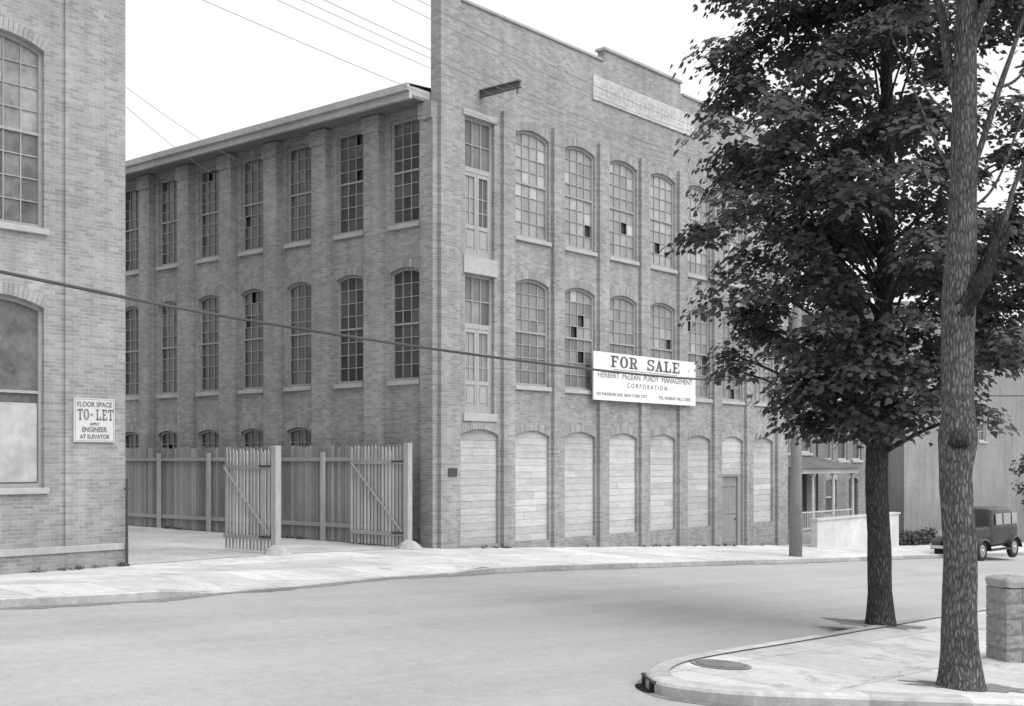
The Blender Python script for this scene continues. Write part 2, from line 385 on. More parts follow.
for k,a,b,g in plan:
    if k==0:
        for o_,nm in ((a,'upper'),(b,'lower')):
            hw=.56; H=o_['zs']-o_['z0']; base=T((o_['x0']+o_['x1'])/2,0,o_['z0'])
            d=Mesh(); y0,y1=.1,.16; split=H*.63
            d.box(-hw,-hw+.07,y0,y1,0,H); d.box(hw-.07,hw,y0,y1,0,H); d.box(-hw+.07,hw-.07,y0,y1,H-.07,H)
            d.box(-hw+.07,hw-.07,y0,y1,split-.06,split+.06); d.box(-hw+.07,hw-.07,y0+.01,y1,0,.1)
            for sx in (-1,1):
                xa,xb=(-hw+.07,-.006) if sx<0 else (.006,hw-.07)
                d.box(xa,xa+.07,y0+.01,y1,.1,split-.06); d.box(xb-.07,xb,y0+.01,y1,.1,split-.06)
                for z in (.1,.72,split-.16): d.box(xa+.07,xb-.07,y0+.012,y1,z,z+.1)
                d.box(xa+.07,xb-.07,y0+.035,y1,.2,.72,tone=.5)
                d.box(xa+.13,xb-.13,y0+.022,y0+.034,.27,.65)
                xm=(xa+xb)/2; d.box(xm-.01,xm+.01,y0+.03,y1-.012,.82,split-.16)
                for z in (1.15,1.5): d.box(xa+.07,xb-.07,y0+.031,y1-.013,z,z+.02)
            for i in range(1,3):
                x=-hw+.07+i*(2*hw-.14)/3; d.box(x-.013,x+.013,y0+.02,y1-.01,split+.06,H-.07)
            for z in (split+.06+(H-.13-split)/2,): d.box(-hw+.07,hw-.07,y0+.022,y1-.01,z-.012,z+.012)
            do=d.obj('loading_door', m_framedark, fac, base)
            g_=Mesh()
            for i in range(3):
                for j in range(2):
                    xa=-hw+.07+i*(2*hw-.14)/3; za=split+.06+j*(H-.13-split)/2
                    g_.face([(xa,.15,za),(xa+.33,.15+random.uniform(-.004,.004),za),(xa+.33,.15,za+(H-.13-split)/2),(xa,.15,za+(H-.13-split)/2)],random.uniform(.25,.6))
            g_.face([(-hw+.1,.151,.8),(-.05,.151,.8),(-.05,.151,split-.1),(-hw+.1,.151,split-.1)],.7)
            g_.face([(.05,.151,.8),(hw-.1,.151,.8),(hw-.1,.151,split-.1),(.05,.151,split-.1)],.22 if nm=='upper' else .5)
            g_.obj('glass', m_glassL, do)
            s=Mesh(); s.box(-hw-.08,hw+.08,-.05,.09,-.2 if nm=='lower' else -.425,-.003); s.obj('sill', m_stone, do, bevel=.01)
            if nm=='upper':
                s=Mesh(); s.box(-hw-.08,hw+.08,-.03,.09,H+.003,H+.16); s.obj('lintel', m_stone, do, bevel=.01)
    else:
        window(fac,I4,a,4,(4,4),m_glassL,(.62,.86),.03,pale=.08)
        window(fac,I4,b,4,(4,4),m_glassL,(.42,.64),.04,pale=.06)
    if k==6:
        gg=dict(g); gg['z0']=1.78
        boards(fac,I4,gg)
        d=Mesh(); base=T(cols[6],0,-.72); hw=.48; H=2.42
        d.box(-.72,-hw,.06,.14,0,H+.08); d.box(hw,.72,.06,.14,0,H+.08); d.box(-hw,hw,.06,.14,H,H+.08)
        for i in range(6):
            d.box(-hw+i*.16+.004,-hw+(i+1)*.16-.004,.12,.15,.02,H-.005,tone=.5)
        for z in (.25,1.2,2.1): d.box(-hw+.02,hw-.02,.1,.119,z,z+.12)
        do=d.obj('door', m_door2, fac, base)
        h=Mesh(); h.tube([(hw-.1,.06,1.0),(hw-.1,.1,1.0)],.03,8); h.obj('handle', m_iron, do)
    else: boards(fac,I4,g)
for k in range(9):
    c0 = 0 if k==0 else (cols[k-1]+1.05-.23); c1 = .7 if k==0 else (c0+.46 if k<8 else LX)
    if k==8: c0=17.15
    p=Mesh(); p.box(c0,c1,-.1,-.001,-1.6,11.2 if k else 13.59)
    p.obj('pilaster', m_brickR, fac)
ML=Matrix.Rotation(-math.pi/2,4,'Z')
opsL=[]; 
for k in range(11):
    s=-(1.14+2.0*k)
    a=dict(x0=s-.5,x1=s+.5,z0=8.1,zs=10.72,rise=0); b=dict(x0=s-.5,x1=s+.5,z0=4.22,zs=6.93,rise=.1); g=dict(x0=s-.5,x1=s+.5,z0=.9,zs=3.03,rise=.1)
    opsL+=[a,b]
    window(fac,ML,a,3,(4,4),m_glassD,(.35,.8),.015,arch=False,pale=.05)
    window(fac,ML,b,3,(4,4),m_glassD,(.35,.8),.015,pale=.05)
    if k>1:
        opsL.append(g); window(fac,ML,g,3,(3,3),m_glassD,(.3,.7),.02)
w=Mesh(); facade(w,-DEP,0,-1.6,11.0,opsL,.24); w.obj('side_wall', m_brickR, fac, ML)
for k in range(12):
    s=-(.14+2.0*k)
    if k==0: x0,x1=-.42,.0
    else: x0,x1=s-.27,s+.27
    p=Mesh(); p.box(x0,x1,-.19,-.001,-1.2,10.5); p.box(x0-.04,x1+.04 if k else x1,-.24,-.001,10.5,10.9)
    p.obj('pilaster', m_brickR, fac, ML)
e=Mesh(); e.box(-.62,-.02,.25,DEP+.3,10.93,10.99); co=e.obj('eaves_soffit', m_soffit, fac)
e=Mesh(); e.box(-.72,-.62,.26,DEP+.3,10.9,11.2); e.box(-.62,0,.25,.31,10.99,11.2); e.box(-.8,-.72,.25,DEP+.3,11.08,11.24); e.obj('cornice', m_fascia, fac, bevel=.01)
r=Mesh(); r.face([(-.8,.25,11.245),(LX/2,.25,11.9),(LX/2,DEP+.3,11.9),(-.8,DEP+.3,11.245)]); r.face([(LX/2,.25,11.9),(LX+.3,.25,11.245),(LX+.3,DEP+.3,11.245),(LX/2,DEP+.3,11.9)])
r.obj('roof', m_roof, fac)
h=Mesh(); h.box(1.5,1.62,-1.3,-.002,11.38,11.41); h.box(1.55,1.57,-1.3,-.002,11.41,11.53); h.box(1.5,1.62,-1.3,-.002,11.53,11.56); h.tube([(1.56,-1.2,11.38),(1.56,-1.2,11.25)],.025,6)
h.obj('hoist_beam', M('weathered_iron',.12,.3,9), fac)
pq=root('wall_plaque', BF(.4,-.105,1.95),'small dark metal notice plate on brick corner','sign')
q=Mesh(); q.box(-.16,.16,-.02,0,-.1,.1); q.obj('plate', m_iron, pq, bevel=.005)

# ------------------------------------------------------------ text
def text(parent, string, width, height, x, y, z, mat, bold=.012, name='lettering'):
    cu=bpy.data.curves.new('t','FONT'); cu.body=string; cu.align_x='CENTER'; cu.align_y='CENTER'; cu.size=1; cu.offset=bold; cu.extrude=.004; cu.resolution_u=3
    o=bpy.data.objects.new('t',cu); COL.objects.link(o); bpy.context.view_layer.update()
    dg=bpy.context.evaluated_depsgraph_get(); me=bpy.data.meshes.new_from_object(o.evaluated_get(dg)); bpy.data.objects.remove(o)
    n=len(me.vertices); co=np.empty(n*3); me.vertices.foreach_get('co',co); co=co.reshape(-1,3)
    mn=co.min(0); mx=co.max(0); sx=width/(mx[0]-mn[0]); sy=height/(mx[1]-mn[1])
    out=np.zeros_like(co); out[:,0]=(co[:,0]-(mn[0]+mx[0])/2)*sx; out[:,2]=(co[:,1]-(mn[1]+mx[1])/2)*sy; out[:,1]=-co[:,2]
    me.vertices.foreach_set('co',out.ravel()); me.materials.clear(); me.materials.append(mat); me.update(); me.name=name
    ob=bpy.data.objects.new(name,me); COL.objects.link(ob); ob.parent=parent; ob.matrix_local=T(x,y,z); return ob
def slab_letters(parent, string, width, height, x, y, z, mat, name='lettering'):
    G={'F':[(.9,0,2.1,7),(1.7,6,4.6,7),(1.7,3.1,3.6,4.1),(.1,0,2.9,.8),(.1,6.2,1,7),(3.9,4.8,4.6,6)],
       'L':[(.9,0,2.1,7),(.1,6.2,2.9,7),(.1,0,4.7,1.0),(3.9,.9,4.7,2.4)],
       'E':[(.9,0,2.1,7),(.1,6.0,4.6,7),(.1,0,4.8,1.0),(1.9,3.0,3.6,4.0),(3.9,4.8,4.6,6.1),(4.1,.9,4.8,2.2)],
       'T':[(1.9,0,3.1,7),(.2,6.1,4.8,7),(.2,5,.8,6.1),(4.2,5,4.8,6.1),(1.2,0,3.8,.7)],
       '-':[(.6,3,3.2,3.9)],' ':[]}
    mb=Mesh(); adv=5.3; n=len(string); tot=n*adv
    sx=width/tot; sz=height/7
    def q(pts): mb.face([((px+off-tot/2)*sx,0,(pz-3.5)*sz) for px,pz in pts])
    def ring(cx,cz,rx,rz,tx,tz,a0,a1,k=16):
        for i in range(k):
            t0=a0+(a1-a0)*i/k; t1=a0+(a1-a0)*(i+1)/k
            q([(cx+math.cos(t0)*rx,cz+math.sin(t0)*rz),(cx+math.cos(t1)*rx,cz+math.sin(t1)*rz),(cx+math.cos(t1)*(rx-tx),cz+math.sin(t1)*(rz-tz)),(cx+math.cos(t0)*(rx-tx),cz+math.sin(t0)*(rz-tz))])
    def rc(a,b,c_,d): q([(a,b),(c_,b),(c_,d),(a,d)])
    P=math.pi
    for i,ch in enumerate(string):
        off=i*adv
        if ch in G:
            for r_ in G[ch]: rc(*r_)
        elif ch=='O': ring(2.5,3.5,2.4,3.6,1.35,.75,0,2*P,24)
        elif ch=='R':
            rc(.9,0,2.1,7); rc(.1,6.2,.9,7); rc(.1,0,2.8,.8); rc(1.9,6.25,2.9,7); rc(1.9,3.2,2.9,3.9)
            ring(2.8,5.1,1.9,1.9,1.15,.75,-P/2,P/2,12); q([(2.4,3.3),(3.7,3.3),(4.8,.6),(3.4,.6)]); rc(3.2,0,5.1,.8)
        elif ch=='S':
            ring(2.5,5.1,2.1,2.0,1.1,.8,P*.12,P*1.5,14); ring(2.5,1.9,2.2,2.0,1.2,.8,-P*.9,P*.5,14); rc(3.9,4.8,4.6,7); rc(.3,0,1.0,2.3)
        elif ch=='A':
            q([(.5,.6),(1.3,.6),(2.9,7),(2.1,7)]); q([(2.9,.6),(4.4,.6),(2.9,7),(1.8,7)]); rc(1.2,2,3.7,2.8); rc(-.1,0,2.0,.8); rc(2.5,0,5.1,.8)
    ob=mb.obj(name, mat, parent, T(x,y,z)); return ob
fs=root('for_sale_sign', BF(8.78,-.2,4.62),'wide white FOR SALE board fixed across the brick pilasters','sign')
b=Mesh(); b.box(-2.7,2.7,-.02,.02,-.68,.68); b.obj('board', m_sign, fs)
for sx in (-2.1,0,2.1):
    b=Mesh(); b.box(sx-.04,sx+.04,.02,.09,-.6,.6); b.obj('batten', m_fence, fs)
slab_letters(fs,'FOR SALE',3.7,.33,-.05,-.024,.44,m_ink)
ob=Mesh(); ob.box(-1.75,1.6,-.024,-.021,.205,.22); ob.obj('underline', m_ink, fs)
m_ink2=M('sign_ink_light', .2, .2, 8, rough=.7)
text(fs,'HERBERT  McLEAN  PURDY  MANAGEMENT',5.0,.155,0,-.024,.04,m_ink2,-.002)
text(fs,'-  C O R P O R A T I O N  -',2.5,.135,0,-.024,-.21,m_ink2,-.002)
text(fs,'342 MADISON AVE. NEW YORK CITY',2.55,.09,-1.3,-.024,-.5,m_ink2,-.002)
text(fs,'TEL. MURRAY HILL 2-2052',1.8,.09,1.5,-.024,-.5,m_ink2,-.002)
gl=Mesh(); x=6.7
while x<11.4:
    hgt=random.uniform(.22,.3); gl.box(x,x+.035,-.054,-.0505,12.63,12.63+hgt)
    if random.random()<.6: gl.box(x+.04,x+.14,-.054,-.0505,12.63+hgt-.04,12.63+hgt)
    if random.random()<.4: gl.box(x+.04,x+.12,-.054,-.0505,12.63,12.66)
    x+=random.uniform(.17,.26)
gl.obj('faded_lettering', m_fadedink, fac)

# ------------------------------------------------------------ left warehouse
EX=-8.58
wh=root('brick_warehouse', BF(EX,0,0),'tall brick warehouse with large arched sash windows','warehouse')
def sh(o): o=dict(o); o['x0']-=EX; o['x1']-=EX; return o
opsW=[]; m_pp=M('painted_pane',.46,.35,3)
for cxx in (-11.04,-14.4,-17.8):
    a=sh(dict(x0=cxx-.86,x1=cxx+.86,z0=6.36,zs=9.52,rise=.19)); b=sh(dict(x0=cxx-.86,x1=cxx+.86,z0=1.76,zs=4.95,rise=.18))
    opsW+=[a,b]
    window(wh,I4,a,5,(4,4),m_glassW,(.5,.9),0,inset=.14,pale=0,sash=(.65,1.15))  # lower sash toned darker as part of the painted tree reflection
    wl=window(wh,I4,b,1,(1,1),m_glassW,(.4,.42),0,inset=.14)
    s=Mesh(); s.face([(-.79,.13,.1),(.79,.13,.1),(.79,.13,1.5),(-.79,.13,1.5)],.5); s.obj('painted_lower_pane', m_pp, wl)
w=Mesh(); facade(w,-16,0,-.2,13.5,opsW,.28)
w.face([(0,0,-.5),(0,14,-.5),(0,14,13.5),(0,0,13.5)]); w.face([(-16,14,-.5),(-16,0,-.5),(-16,0,13.5),(-16,14,13.5)]); w.face([(0,14,-.5),(-16,14,-.5),(-16,14,13.5),(0,14,13.5)])
w.obj('wall', m_brickL, wh)
w=Mesh(); w.box(-1.22,0,-.05,-.001,.7,13.5); w.obj('pilaster', m_brickL, wh)
w=Mesh(); w.box(-16,.03,-.11,-.001,-.6,.58); w.obj('plinth', m_brickL, wh)
w=Mesh(); w.box(-16,.05,-.15,-.002,.58,.7); w.obj('water_table', m_stone, wh, bevel=.01)
w=Mesh(); w.box(-16.2,.2,-.2,14.2,13.5,13.7); w.obj('roof', m_coping, wh)
w=Mesh(); w.tube([(-.06,-.19,-.0),(-.06,-.19,1.9)],.025,8); w.box(-.1,-.02,-.22,-.16,1.7,1.73); w.obj('downpipe', m_iron, wh, smooth=False)
tl=root('to_let_sign', BF(-9.245,-.075,2.98),'square white TO-LET floor space sign on brick pier','sign')
b=Mesh(); b.box(-.41,.41,-.02,.02,-.4,.4); b.obj('board', m_signL, tl)
text(tl,'FLOOR SPACE',.7,.09,0,-.024,.29,m_inkL,.006)
slab_letters(tl,'TO-LET',.74,.2,.02,-.024,.1,m_inkL)
text(tl,'APPLY',.2,.05,0,-.024,-.07,m_inkL,.005); text(tl,'ENGINEER',.5,.09,0,-.024,-.17,m_inkL,.008); text(tl,'AT ELEVATOR',.6,.075,0,-.024,-.3,m_inkL,.005)
b=Mesh()
for (x0,x1,z0,z1) in ((-.39,.39,.375,.381),(-.39,.39,-.381,-.375),(-.39,-.384,-.375,.375),(.384,.39,-.375,.375)): b.box(x0,x1,-.023,-.0205,z0,z1)
b.obj('border', m_inkL, tl)

# ------------------------------------------------------------ fence and gates
def picket(mb, x0, x1, y, bw, z0, h, tip, t):
    n=len(mb.v)
    for xx in (x0,x1):
        mb.v += [(xx,y,z0),(xx,y+bw,z0),(xx,y+bw,h-tip),(xx,y+bw/2,h),(xx,y,h-tip)]
    mb.f.append([n,n+4,n+3,n+2,n+1]); mb.f.append([n+5,n+6,n+7,n+8,n+9]); mb.t+=[t,t]; mb.m+=[0,0]
    for k in range(5):
        k2=(k+1)%5; mb.f.append([n+k,n+k2,n+5+k2,n+5+k]); mb.t.append(t); mb.m.append(0)
fn=root('wooden_fence', BF(-.62,0,0),'tall weathered board fence with posts along the driveway','fence')
b=Mesh(); y=.3
while y<22:
    bw=random.uniform(.095,.12)
    picket(b,0,.022,y,bw,HB(-.6,y)+.14,2.62+random.uniform(-.03,.02),.06,random.uniform(.33,.62))
    y+=bw+random.uniform(.006,.02)
b.obj('boards', m_fence, fn)
for z in (.55,2.22):
    b=Mesh(); b.box(-.06,-.002,.3,22,z,z+.1,tone=.6); b.obj('rail', m_fence, fn)
for k in range(9):
    y=.9+2.4*k; p=Mesh(); p.box(-.15,-.062,y,y+.1,0,2.45,tone=.7); p.obj('post', m_fence, fn)
def gate(x, y, zt, ln, lab):
    g=root('gate', BF(x,y), lab, 'gate', 'open wooden yard gates'); H=zt-HB(x,y)
    p=Mesh(); p.box(-.075,.075,-.075,.075,0,H+.05); p.obj('post', m_post, g, bevel=.01)
    s=Mesh(); s.tube([(0,-.05,-.1),(0,-.05,.12),(0,-.05,.22),(.02,-.05,.3)],[.3,.29,.22,.12],12,jit=.16); s.obj('guard_stone', m_guard, g, smooth=False)
    l=Mesh(); y=.12
    while y<ln:
        bw=.058; picket(l,0,.022,y,bw,.16+.008*y,H-.02+random.uniform(-.03,.03),.08,random.uniform(.5,.95)); y+=bw+.062
    lf=l.obj('leaf', m_fence, g)
    for z in (.4,H-.45):
        r=Mesh(); r.box(-.045,-.002,.1,ln,z,z+.09,tone=.6); r.obj('rail', m_fence, lf)
    r=Mesh(); r.tube([Vector((-.05,.15,.5)),Vector((-.05,ln-.05,H-.42))],.035,4,tone=.5); r.obj('brace', m_fence, lf)
    for z in (.45,H-.4):
        hgs=Mesh(); hgs.box(-.06,-.046,-.05,.5,z,z+.04); hgs.obj('hinge', m_iron, lf)
    return g
gate(-4.96,0,2.5,1.75,'open picket gate leaf on pale post beside the driveway')
gate(-1.03,0,2.6,1.95,'open picket gate leaf hinged next to the factory corner')

# ------------------------------------------------------------ ground, road, pavements
def struct(o): o['kind']='structure'; return o
g=Mesh(); gx=[-900,-300,-60,-40,-25,-16,-12,-8.6,-5,-1,0,30,60,300,900]; gy=[-900,-300,-60,-30,-4,-2.7,-1.3,0,30,300,900]
for i in range(len(gx)-1):
    for j in range(len(gy)-1):
        q=[(gx[i],gy[j]),(gx[i+1],gy[j]),(gx[i+1],gy[j+1]),(gx[i],gy[j+1])]
        g.face([(a,b_,HB(a,b_)-.03) for a,b_ in q])
o=g.obj('ground', m_ground); o.matrix_world=MBF; struct(o)
def catmull(pts, n=8):
    P=[Vector((p[0],p[1],p[2] if len(p)>2 else 0)) for p in pts]; out=[]
    for i in range(len(P)-1):
        p0=P[max(i-1,0)]; p1=P[i]; p2=P[i+1]; p3=P[min(i+2,len(P)-1)]
        for k in range(n):
            t=k/n; out.append(.5*((2*p1)+(-p0+p2)*t+(2*p0-5*p1+4*p2-p3)*t*t+(-p0+3*p1-3*p2+p3)*t**3))
    out.append(P[-1]); return out
kb=[(-58,-6.1),(-30,-6.05),(-14,-5.85),(-11,-5.5),(-8.5,-5.0),(-5.5,-4.35),(-1,-4.05),(5,-4.05),(15,-4.1),(20,-4.05),(26,-4.05),(40,-4.05),(58,-4.05)]
kerbA=catmull(kb,6)
nearW=[(3.66,16.05),(2.45,14.5),(1.75,13.5),(1.42,12.75),(1.36,12.25),(1.55,11.85),(2.2,11.68),(3.3,11.85),(5.2,12.2),(9,12.9),(16,14.0)]
near=[(58,-12.5),(30,-12.5),(10,-12.45),(0,-12.5)]+[w2b(*p) for p in nearW]
kerbB=[Vector((a,b_,0)) for a,b_ in near[:3]]+catmull(near[3:],8)
kerbB.append(Vector((*w2b(38,17.5),0)))
rd=Mesh(); poly=[(p.x,min(p.y+.2,-4.0)) for p in kerbA]+[(58,-12.8),(10,-12.75),(0,-12.8),w2b(4.0,15.9),w2b(2.0,13.2),w2b(1.9,12.2),w2b(5.2,12.5),w2b(16,14.3),w2b(38,17.8),w2b(40,-6)]
poly+= [(-58,-40)] 
rd.face([(x,y,HB(x,y)+.004) for x,y in reversed(poly)])
o=rd.obj('road', m_road); o.matrix_world=MBF; struct(o)
def ykerb(x):
    for a,b_ in zip(kerbA[:-1],kerbA[1:]):
        if a.x<=x<=b_.x: return a.y+(b_.y-a.y)*(x-a.x)/(b_.x-a.x)
    return -4
def koff(x):
    d=.115; lo=.03
    return float(np.interp(x,[-11.6,-10.6,-4.2,-3.0],[d,lo,lo,d]))
pv=Mesh(); xs=[-58+.5*i for i in range(233)]
def row(x):
    k=ykerb(x)+.1
    return [(x,k,HB(x,k)+koff(x)),(x,k+1.3,HB(x,k+1.3)+.115),(x,-1.3,HB(x,-1.3)+.115),(x,0,HB(x,0)+.115),(x,.6,HB(x,.6)+.115)]
for a,b_ in zip(xs[:-1],xs[1:]):
    ra,rb=row(a),row(b_)
    for k in range(4): pv.face([ra[k],rb[k],rb[k+1],ra[k+1]])
o=pv.obj('pavement', m_pave); o.matrix_world=MBF; struct(o)
def kerbstrip(mb, pts, off, wid, inward, ch=.03):
    acc=0; t=.5
    P=[p for i,p in enumerate(pts) if i==0 or (p-pts[i-1]).length>1e-4]
    N=[]
    for i in range(len(P)):
        d=P[min(i+1,len(P)-1)]-P[max(i-1,0)]; N.append(Vector((-d.y,d.x,0)).normalized()*inward)
    def prof(p,n):
        q=off(p.x)+.004; out=[]
        for w_,z_ in ((0,-.05),(.0,q-ch),(ch*.35,q-ch*.35),(ch*1.2,q),(wid,q)):
            a=p+n*w_; out.append((a.x,a.y,HB(p.x,p.y)+z_))
        return out
    for i in range(len(P)-1):
        acc+=(P[i+1]-P[i]).length
        if acc>1.1: acc=0; t=random.uniform(.38,.6)
        A,B=prof(P[i],N[i]),prof(P[i+1],N[i+1])
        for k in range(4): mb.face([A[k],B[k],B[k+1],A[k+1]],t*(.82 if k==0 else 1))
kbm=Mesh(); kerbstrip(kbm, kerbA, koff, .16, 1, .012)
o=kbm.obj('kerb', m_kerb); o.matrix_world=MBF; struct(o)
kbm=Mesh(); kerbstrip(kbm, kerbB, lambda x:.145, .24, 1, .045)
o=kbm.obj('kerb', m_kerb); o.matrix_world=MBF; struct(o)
def gutter(pts, sgn, seed, wmin=.08, wmax=.3, step=.18):
    r=random.Random(seed); m_=Mesh(); prev=None
    for a,b_ in zip(pts[:-1],pts[1:]):
        d=b_-a; L=d.length
        if L<1e-4 or max(abs(a.x),abs(b_.x))>50: continue
        n_=max(1,int(L/step)); nn=Vector((d.y,-d.x,0)).normalized()*sgn
        for k in range(n_):
            p=a+d*(k/n_); wv=wmin+(wmax-wmin)*max(0,mnoise.noise(Vector((p.x*.8,p.y*.8,seed)))+.35)*r.uniform(.6,1.1)
            q=p+nn*wv; cur=((p.x,p.y,HB(p.x,p.y)+.008),(q.x,q.y,HB(q.x,q.y)+.008))
            if prev and (Vector(prev[0])-Vector(cur[0])).length<2: m_.face([prev[0],prev[1],cur[1],cur[0]])
            prev=cur
    o=m_.obj('gutter_dirt', m_gutter); o.matrix_world=MBF; struct(o)
gutter(kerbA,1,3); gutter(kerbB,1,8,.04,.24)
def inset(pts, d):
    out=[]
    for i,p in enumerate(pts):
        a=pts[max(i-1,0)]; b_=pts[min(i+1,len(pts)-1)]; t=(b_-a).normalized(); out.append((p.x-t.y*d,p.y+t.x*d))
    return out
np_=inset(kerbB,.12)
np2=np_+[w2b(38,22),w2b(8.5,17.2),(-3.2,-16.4),(58,-16.4)]
pv=Mesh(); pv.face([(x,y,HB(x,y)+.14) for x,y in np2])
o=pv.obj('pavement', m_pave); o.matrix_world=MBF; struct(o)
dv=Mesh()
for j in range(24):
    for i in range(9):
        x0,x1=-8.58+i*.953,-8.58+(i+1)*.953; y0,y1=.0+j,.0+j+1
        dv.face([(x0,y0,HB(x0,y0)+.121),(x1,y0,HB(x1,y0)+.121),(x1,y1,HB(x1,y1)+.121),(x0,y1,HB(x0,y1)+.121)])
o=dv.obj('driveway', m_dirt); o.matrix_world=MBF; struct(o)
lw=Mesh(); lp=[(-3.1,-16.45),w2b(8.7,17.3),w2b(38,22.2),(58,-40),(58,-16.45)]
lw.face([(x,y,HB(x,y)+.06) for x,y in lp]); o=lw.obj('lawn', m_grass); o.matrix_world=MBF; struct(o)

# manhole, drain
X,Y=2.28,13.3
mh=root('manhole_cover', Matrix.Translation((X,Y,HW(X,Y)+.142))@Matrix.Rotation(TH,4,'Z')@Matrix.Rotation(.049,4,'Y')@Matrix.Rotation(.045,4,'X'),'round cast iron manhole cover set in the pavement','manhole cover')
m_=Mesh(); m_.tube([(0,0,-.02),(0,0,.012)],.27,32); m_.obj('cover', M('worn_cover',.16,.3,12), mh)
m_=Mesh()
for k in range(32):
    t0=2*math.pi*k/32; t1=2*math.pi*(k+1)/32
    m_.face([(math.cos(t0)*.28,math.sin(t0)*.28,.008),(math.cos(t0)*.33,math.sin(t0)*.33,.008),(math.cos(t1)*.33,math.sin(t1)*.33,.008),(math.cos(t1)*.28,math.sin(t1)*.28,.008)])
m_.obj('rim', M('cast_iron_rim',.24), mh)
m_=Mesh()
for k in range(-4,5):
    for j in range(-4,5):
        if math.hypot(k,j)<4.3: m_.box(k*.055-.015,k*.055+.015,j*.055-.015,j*.055+.015,.0122,.018)
m_.obj('studs', M('worn_iron',.3), mh)
X,Y=1.355,12.28
dr=root('storm_drain', Matrix.Translation((X,Y,HW(X,Y)+.01))@Matrix.Rotation(math.radians(97),4,'Z'),'dark kerbside storm drain opening in the corner kerb','storm drain')
m_=Mesh(); pts=[(-.26,-.01),(-.28,.05),(-.2,.09),(-.05,.11),(.1,.1),(.22,.06),(.24,-.01)]
m_.face([(x,y,.004) for x,y in reversed(pts)]); m_.box(-.24,.22,-.05,-.004,.004,.09); m_.obj('pit', M('drain_dark',.012), dr)  # near-black solid faces stand in for the shaded hole of the drain
m_=Mesh(); m_.box(-.27,.25,-.06,.0,.09,.112); m_.obj('lintel', m_iron, dr)

# ------------------------------------------------------------ poles and wires
UP=(11.84,-3.45)
po=root('utility_pole', BF(*UP),'tall weathered wooden utility pole beside the kerb','utility pole')
p=Mesh(); p.tube([(0,0,-.2),(.04,0,3),(.1,0,7),(.2,0,11.8)],[.2,.17,.14,.12],12,jit=.05); p.obj('pole', m_pole, po, smooth=True)
for q_,zz in ((1.2,11.1),(1.0,10.4)):
    p=Mesh(); p.box(.1,.28,-q_,q_,zz,zz+.12); p.obj('crossarm', m_pole, po)
for yy in (-1.1,-.7,.7,1.1):
    p=Mesh(); p.tube([(.19,yy,11.22),(.19,yy,11.38)],[.04,.03],8); p.obj('insulator', m_chrome, po)
zp=HB(*UP)
def wire(pts, r, lab, mat=None):
    cc=catmull(pts,8); m_=Mesh(); c0=cc[0]
    m_.tube([p-c0 for p in cc],r,6); rt=m_.obj('overhead_cable', mat or m_wire2); rt.matrix_world=MBF@T(*c0)
    rt['label']=lab; rt['category']='cable'; rt['group']='overhead wires along the street'
ky=-3.45
wire([(-34,ky,7.2),(-26,ky,6.2),(-20,ky,5.55),(-12.75,ky,4.95),(-8.7,ky,4.66),(-2.94,ky,4.45),(3,ky,4.36),(7.5,ky,4.42),(11.84,ky,4.72),(17,ky,4.6),(30,ky,4.9),(40,ky,5.4)],.027,'thick black overhead cable sagging along the street',m_wire)
for i,(dy,z) in enumerate(((-1.1,11.4),(-.7,11.4),(.7,11.4),(1.1,11.4),(-.9,10.7),(.9,10.7))):
    z0=z+zp
    wire([(-34,ky+dy,z0+3.0),(-20,ky+dy,z0+1.3),(-8,ky+dy,z0+.25),(2,ky+dy,z0-.25),(11.84,ky+dy,z0),(25,ky+dy,z0-.7),(40,ky+dy,z0-.8)],.005,'thin overhead wire strung from the utility pole')
wire([(-8.6,1,9.9),(-4.5,3,9.5),(-.7,5.5,9.9)],.0045,'thin service wire between the two brick buildings')
wire([(-8.6,1,9.6),(-4.5,3.4,9.1),(-.2,6.5,9.5)],.0045,'thin service wire between the two brick buildings')

